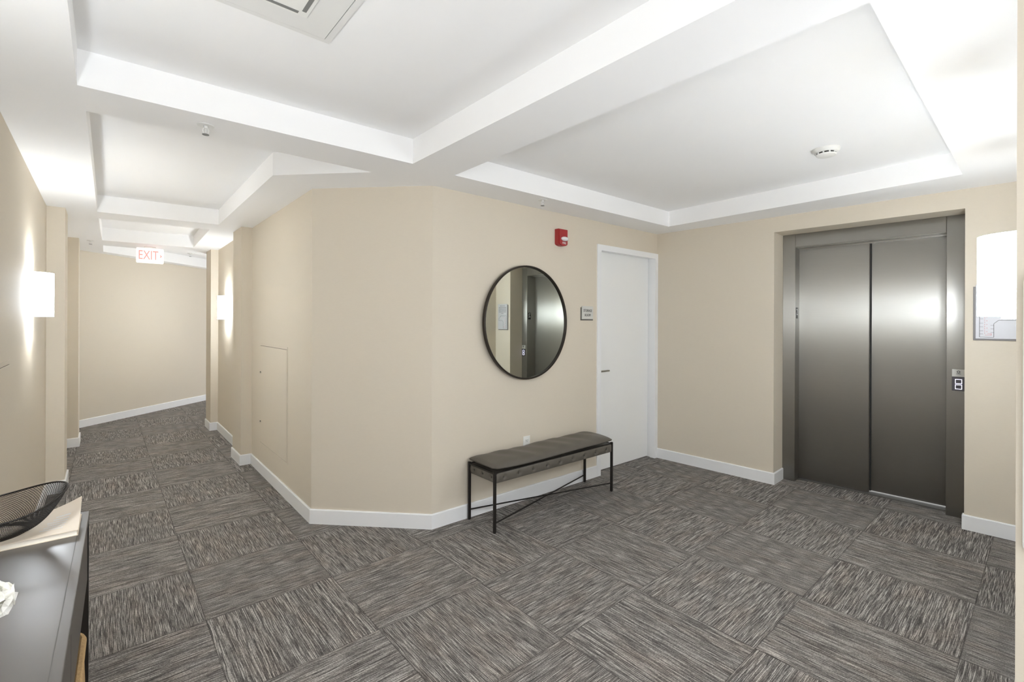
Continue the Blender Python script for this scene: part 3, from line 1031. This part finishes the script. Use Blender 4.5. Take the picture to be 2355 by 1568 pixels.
# large cream book with its cover curling up
bo = thing('book', 'cream covered book with a curling corner lying under the black wire bowl', 'book', Matrix.Translation((-0.056, 1.960, TZ)) @ Matrix.Rotation(math.radians(-1.0), 4, 'Z'))
bw, bh, bt = 0.262, 0.205, 0.017
link('pages', bx(-bw, -0.003, 0.003, bh - 0.003, 0.002, bt - 0.002), M['page'], bo)
link('back_cover', bx(-bw, 0, 0, bh, 0.0002, 0.002), M['paper'], bo)
bm = B()
NXB, NYB = 24, 20
def cov(i, j, dz):
    u, w = i / NXB, j / NYB                    # u: to the right edge, w: to the far edge
    lift = 0.034 * max(0, u - 0.35) ** 2 / 0.42 * (0.15 + 0.85 * w ** 1.5) * 2.4 * max(0.0, w - 0.1) * 0.6
    return (-bw + bw * u, bh * w, bt + lift + dz)
T = [[bm.verts.new(cov(i, j, 0.0012)) for j in range(NYB + 1)] for i in range(NXB + 1)]
L = [[bm.verts.new(cov(i, j, -0.0012)) for j in range(NYB + 1)] for i in range(NXB + 1)]
for i in range(NXB):
    for j in range(NYB):
        bm.faces.new((T[i][j], T[i + 1][j], T[i + 1][j + 1], T[i][j + 1]))
        bm.faces.new((L[i][j], L[i][j + 1], L[i + 1][j + 1], L[i + 1][j]))
for i in range(NXB):
    bm.faces.new((T[i][0], L[i][0], L[i + 1][0], T[i + 1][0])); bm.faces.new((T[i][NYB], T[i + 1][NYB], L[i + 1][NYB], L[i][NYB]))
for j in range(NYB):
    bm.faces.new((T[0][j], T[0][j + 1], L[0][j + 1], L[0][j])); bm.faces.new((T[NXB][j], L[NXB][j], L[NXB][j + 1], T[NXB][j + 1]))
fc = link('front_cover', bm, M['paper'], bo, smooth=True)
bm = B()
for r, (u0, u1) in enumerate(((0.66, 0.86), (0.69, 0.87), (0.72, 0.88), (0.71, 0.89), (0.76, 0.90), (0.78, 0.91))):
    w0 = 0.22 + r * 0.085
    n = 8
    for k in range(n):
        a, b = u0 + (u1 - u0) * k / n, u0 + (u1 - u0) * (k + 0.92) / n
        q = [cov(a * NXB, w0 * NYB, 0.0016), cov(b * NXB, w0 * NYB, 0.0016), cov(b * NXB, (w0 + 0.03) * NYB, 0.0016), cov(a * NXB, (w0 + 0.03) * NYB, 0.0016)]
        bm.faces.new([bm.verts.new(p) for p in q])
link('cover_print', bm, M['white_print'], fc)

# black wire mesh bowl
bw_ = thing('wire_bowl', 'black wire mesh bowl standing on the cream book', 'bowl', Matrix.Translation((-0.246, 2.050, TZ + bt + 0.0045)))
N, R_ = 112, 36
def bp(i, j):
    th = 2 * PI * (i + (j % 2) * 0.5) / N
    t = j / R_
    r = 0.072 + 0.082 * t ** 0.62
    ex_ = 1 + 0.06 * math.cos(2 * th) * t
    z = 0.006 + 0.088 * t ** 1.25 + 0.020 * t * t * math.cos(2 * (th - 0.25))
    return Vector((r * ex_ * math.cos(th), r * math.sin(th), z))
bm = B()
G = [[bm.verts.new(bp(i, j)) for i in range(N)] for j in range(R_ + 1)]
for j in range(0, R_ - 1):
    for i in range(N):
        if j % 2 == 0: l_, r_ = G[j + 1][i - 1], G[j + 1][i]
        else: l_, r_ = G[j + 1][i], G[j + 1][(i + 1) % N]
        bm.faces.new((G[j][i], r_, G[j + 2][i], l_))
mesh_o = link('wire_mesh', bm, M['black_metal'], bw_)
wf = mesh_o.modifiers.new('wires', 'WIREFRAME')
wf.thickness = 0.0018
wf.use_even_offset = False
wf.use_boundary = True
link('rim_wire', path_tube(B(), [bp(i, R_) for i in range(0, N, 2)], 0.0028, 8, closed=True), M['black_metal'], bw_, smooth=True)
link('base_ring', path_tube(B(), [(0.074 * math.cos(2 * PI * i / 60), 0.074 * math.sin(2 * PI * i / 60), 0.0035) for i in range(60)], 0.0035, 8, closed=True), M['black_metal'], bw_, smooth=True)

# white flowers in a vase, mostly out of frame to the left
fv = thing('flower_vase', 'white flowers in a vase on the console table, entering at the left edge', 'flowers', ROT @ Matrix.Translation((-0.158, -1.02, TZ)))
bm = B()
lathe(bm, [(0, 0), (0.038, 0), (0.05, 0.03), (0.046, 0.07), (0.03, 0.095), (0.034, 0.105), (0.028, 0.105), (0.024, 0.092), (0, 0.09)], 32)
link('vase', bm, M['ceramic'], fv, smooth=True)
rnd = random.Random(7)
heads = [(0.060, 0.045, 0.165), (-0.02, 0.05, 0.19), (0.02, -0.05, 0.19), (-0.06, -0.02, 0.165), (0.01, 0.0, 0.22)]
bm = B()
for hx_, hy_, hz in heads: path_tube(bm, [(0, 0, 0.09), (hx_ * 0.4, hy_ * 0.4, 0.12), (hx_, hy_, hz)], 0.003, 6)
link('stems', bm, M['leaf'], fv)
for hx_, hy_, hz in heads:
    bm = B()
    for k in range(34):
        a = k * 2.399963
        lat = 1 - 1.5 * k / 33
        d = Vector((math.cos(a) * math.sqrt(max(0, 1 - lat * lat)), math.sin(a) * math.sqrt(max(0, 1 - lat * lat)), lat))
        q = d.to_track_quat('Z', 'Y').to_matrix().to_4x4() @ Matrix.Rotation(rnd.uniform(0, 6), 4, 'Z')
        c = Vector((hx_, hy_, hz)) + d * 0.026 * rnd.uniform(0.85, 1.1)
        R0 = rnd.uniform(0.014, 0.019)
        vs_ = []
        for rr_ in range(4):
            row = []
            for s_ in range(10):
                t_ = 2 * PI * s_ / 10
                rad = R0 * rr_ / 3 * (1 + 0.18 * math.cos(3 * t_ + k))
                row.append(bm.verts.new(Matrix.Translation(c) @ q @ Vector((rad * math.cos(t_), rad * math.sin(t_), 0.006 * (rr_ / 3) ** 2 + rnd.uniform(-0.0004, 0.0004)))))
            vs_.append(row)
        for a_, b_ in zip(vs_[:-1], vs_[1:]):
            for s_ in range(10):
                bm.faces.new((a_[s_], a_[(s_ + 1) % 10], b_[(s_ + 1) % 10], b_[s_]))
    bmesh.ops.remove_doubles(bm, verts=bm.verts[:], dist=1e-6)
    link('blossom', bm, M['petal'], fv, smooth=True, sharp=180)
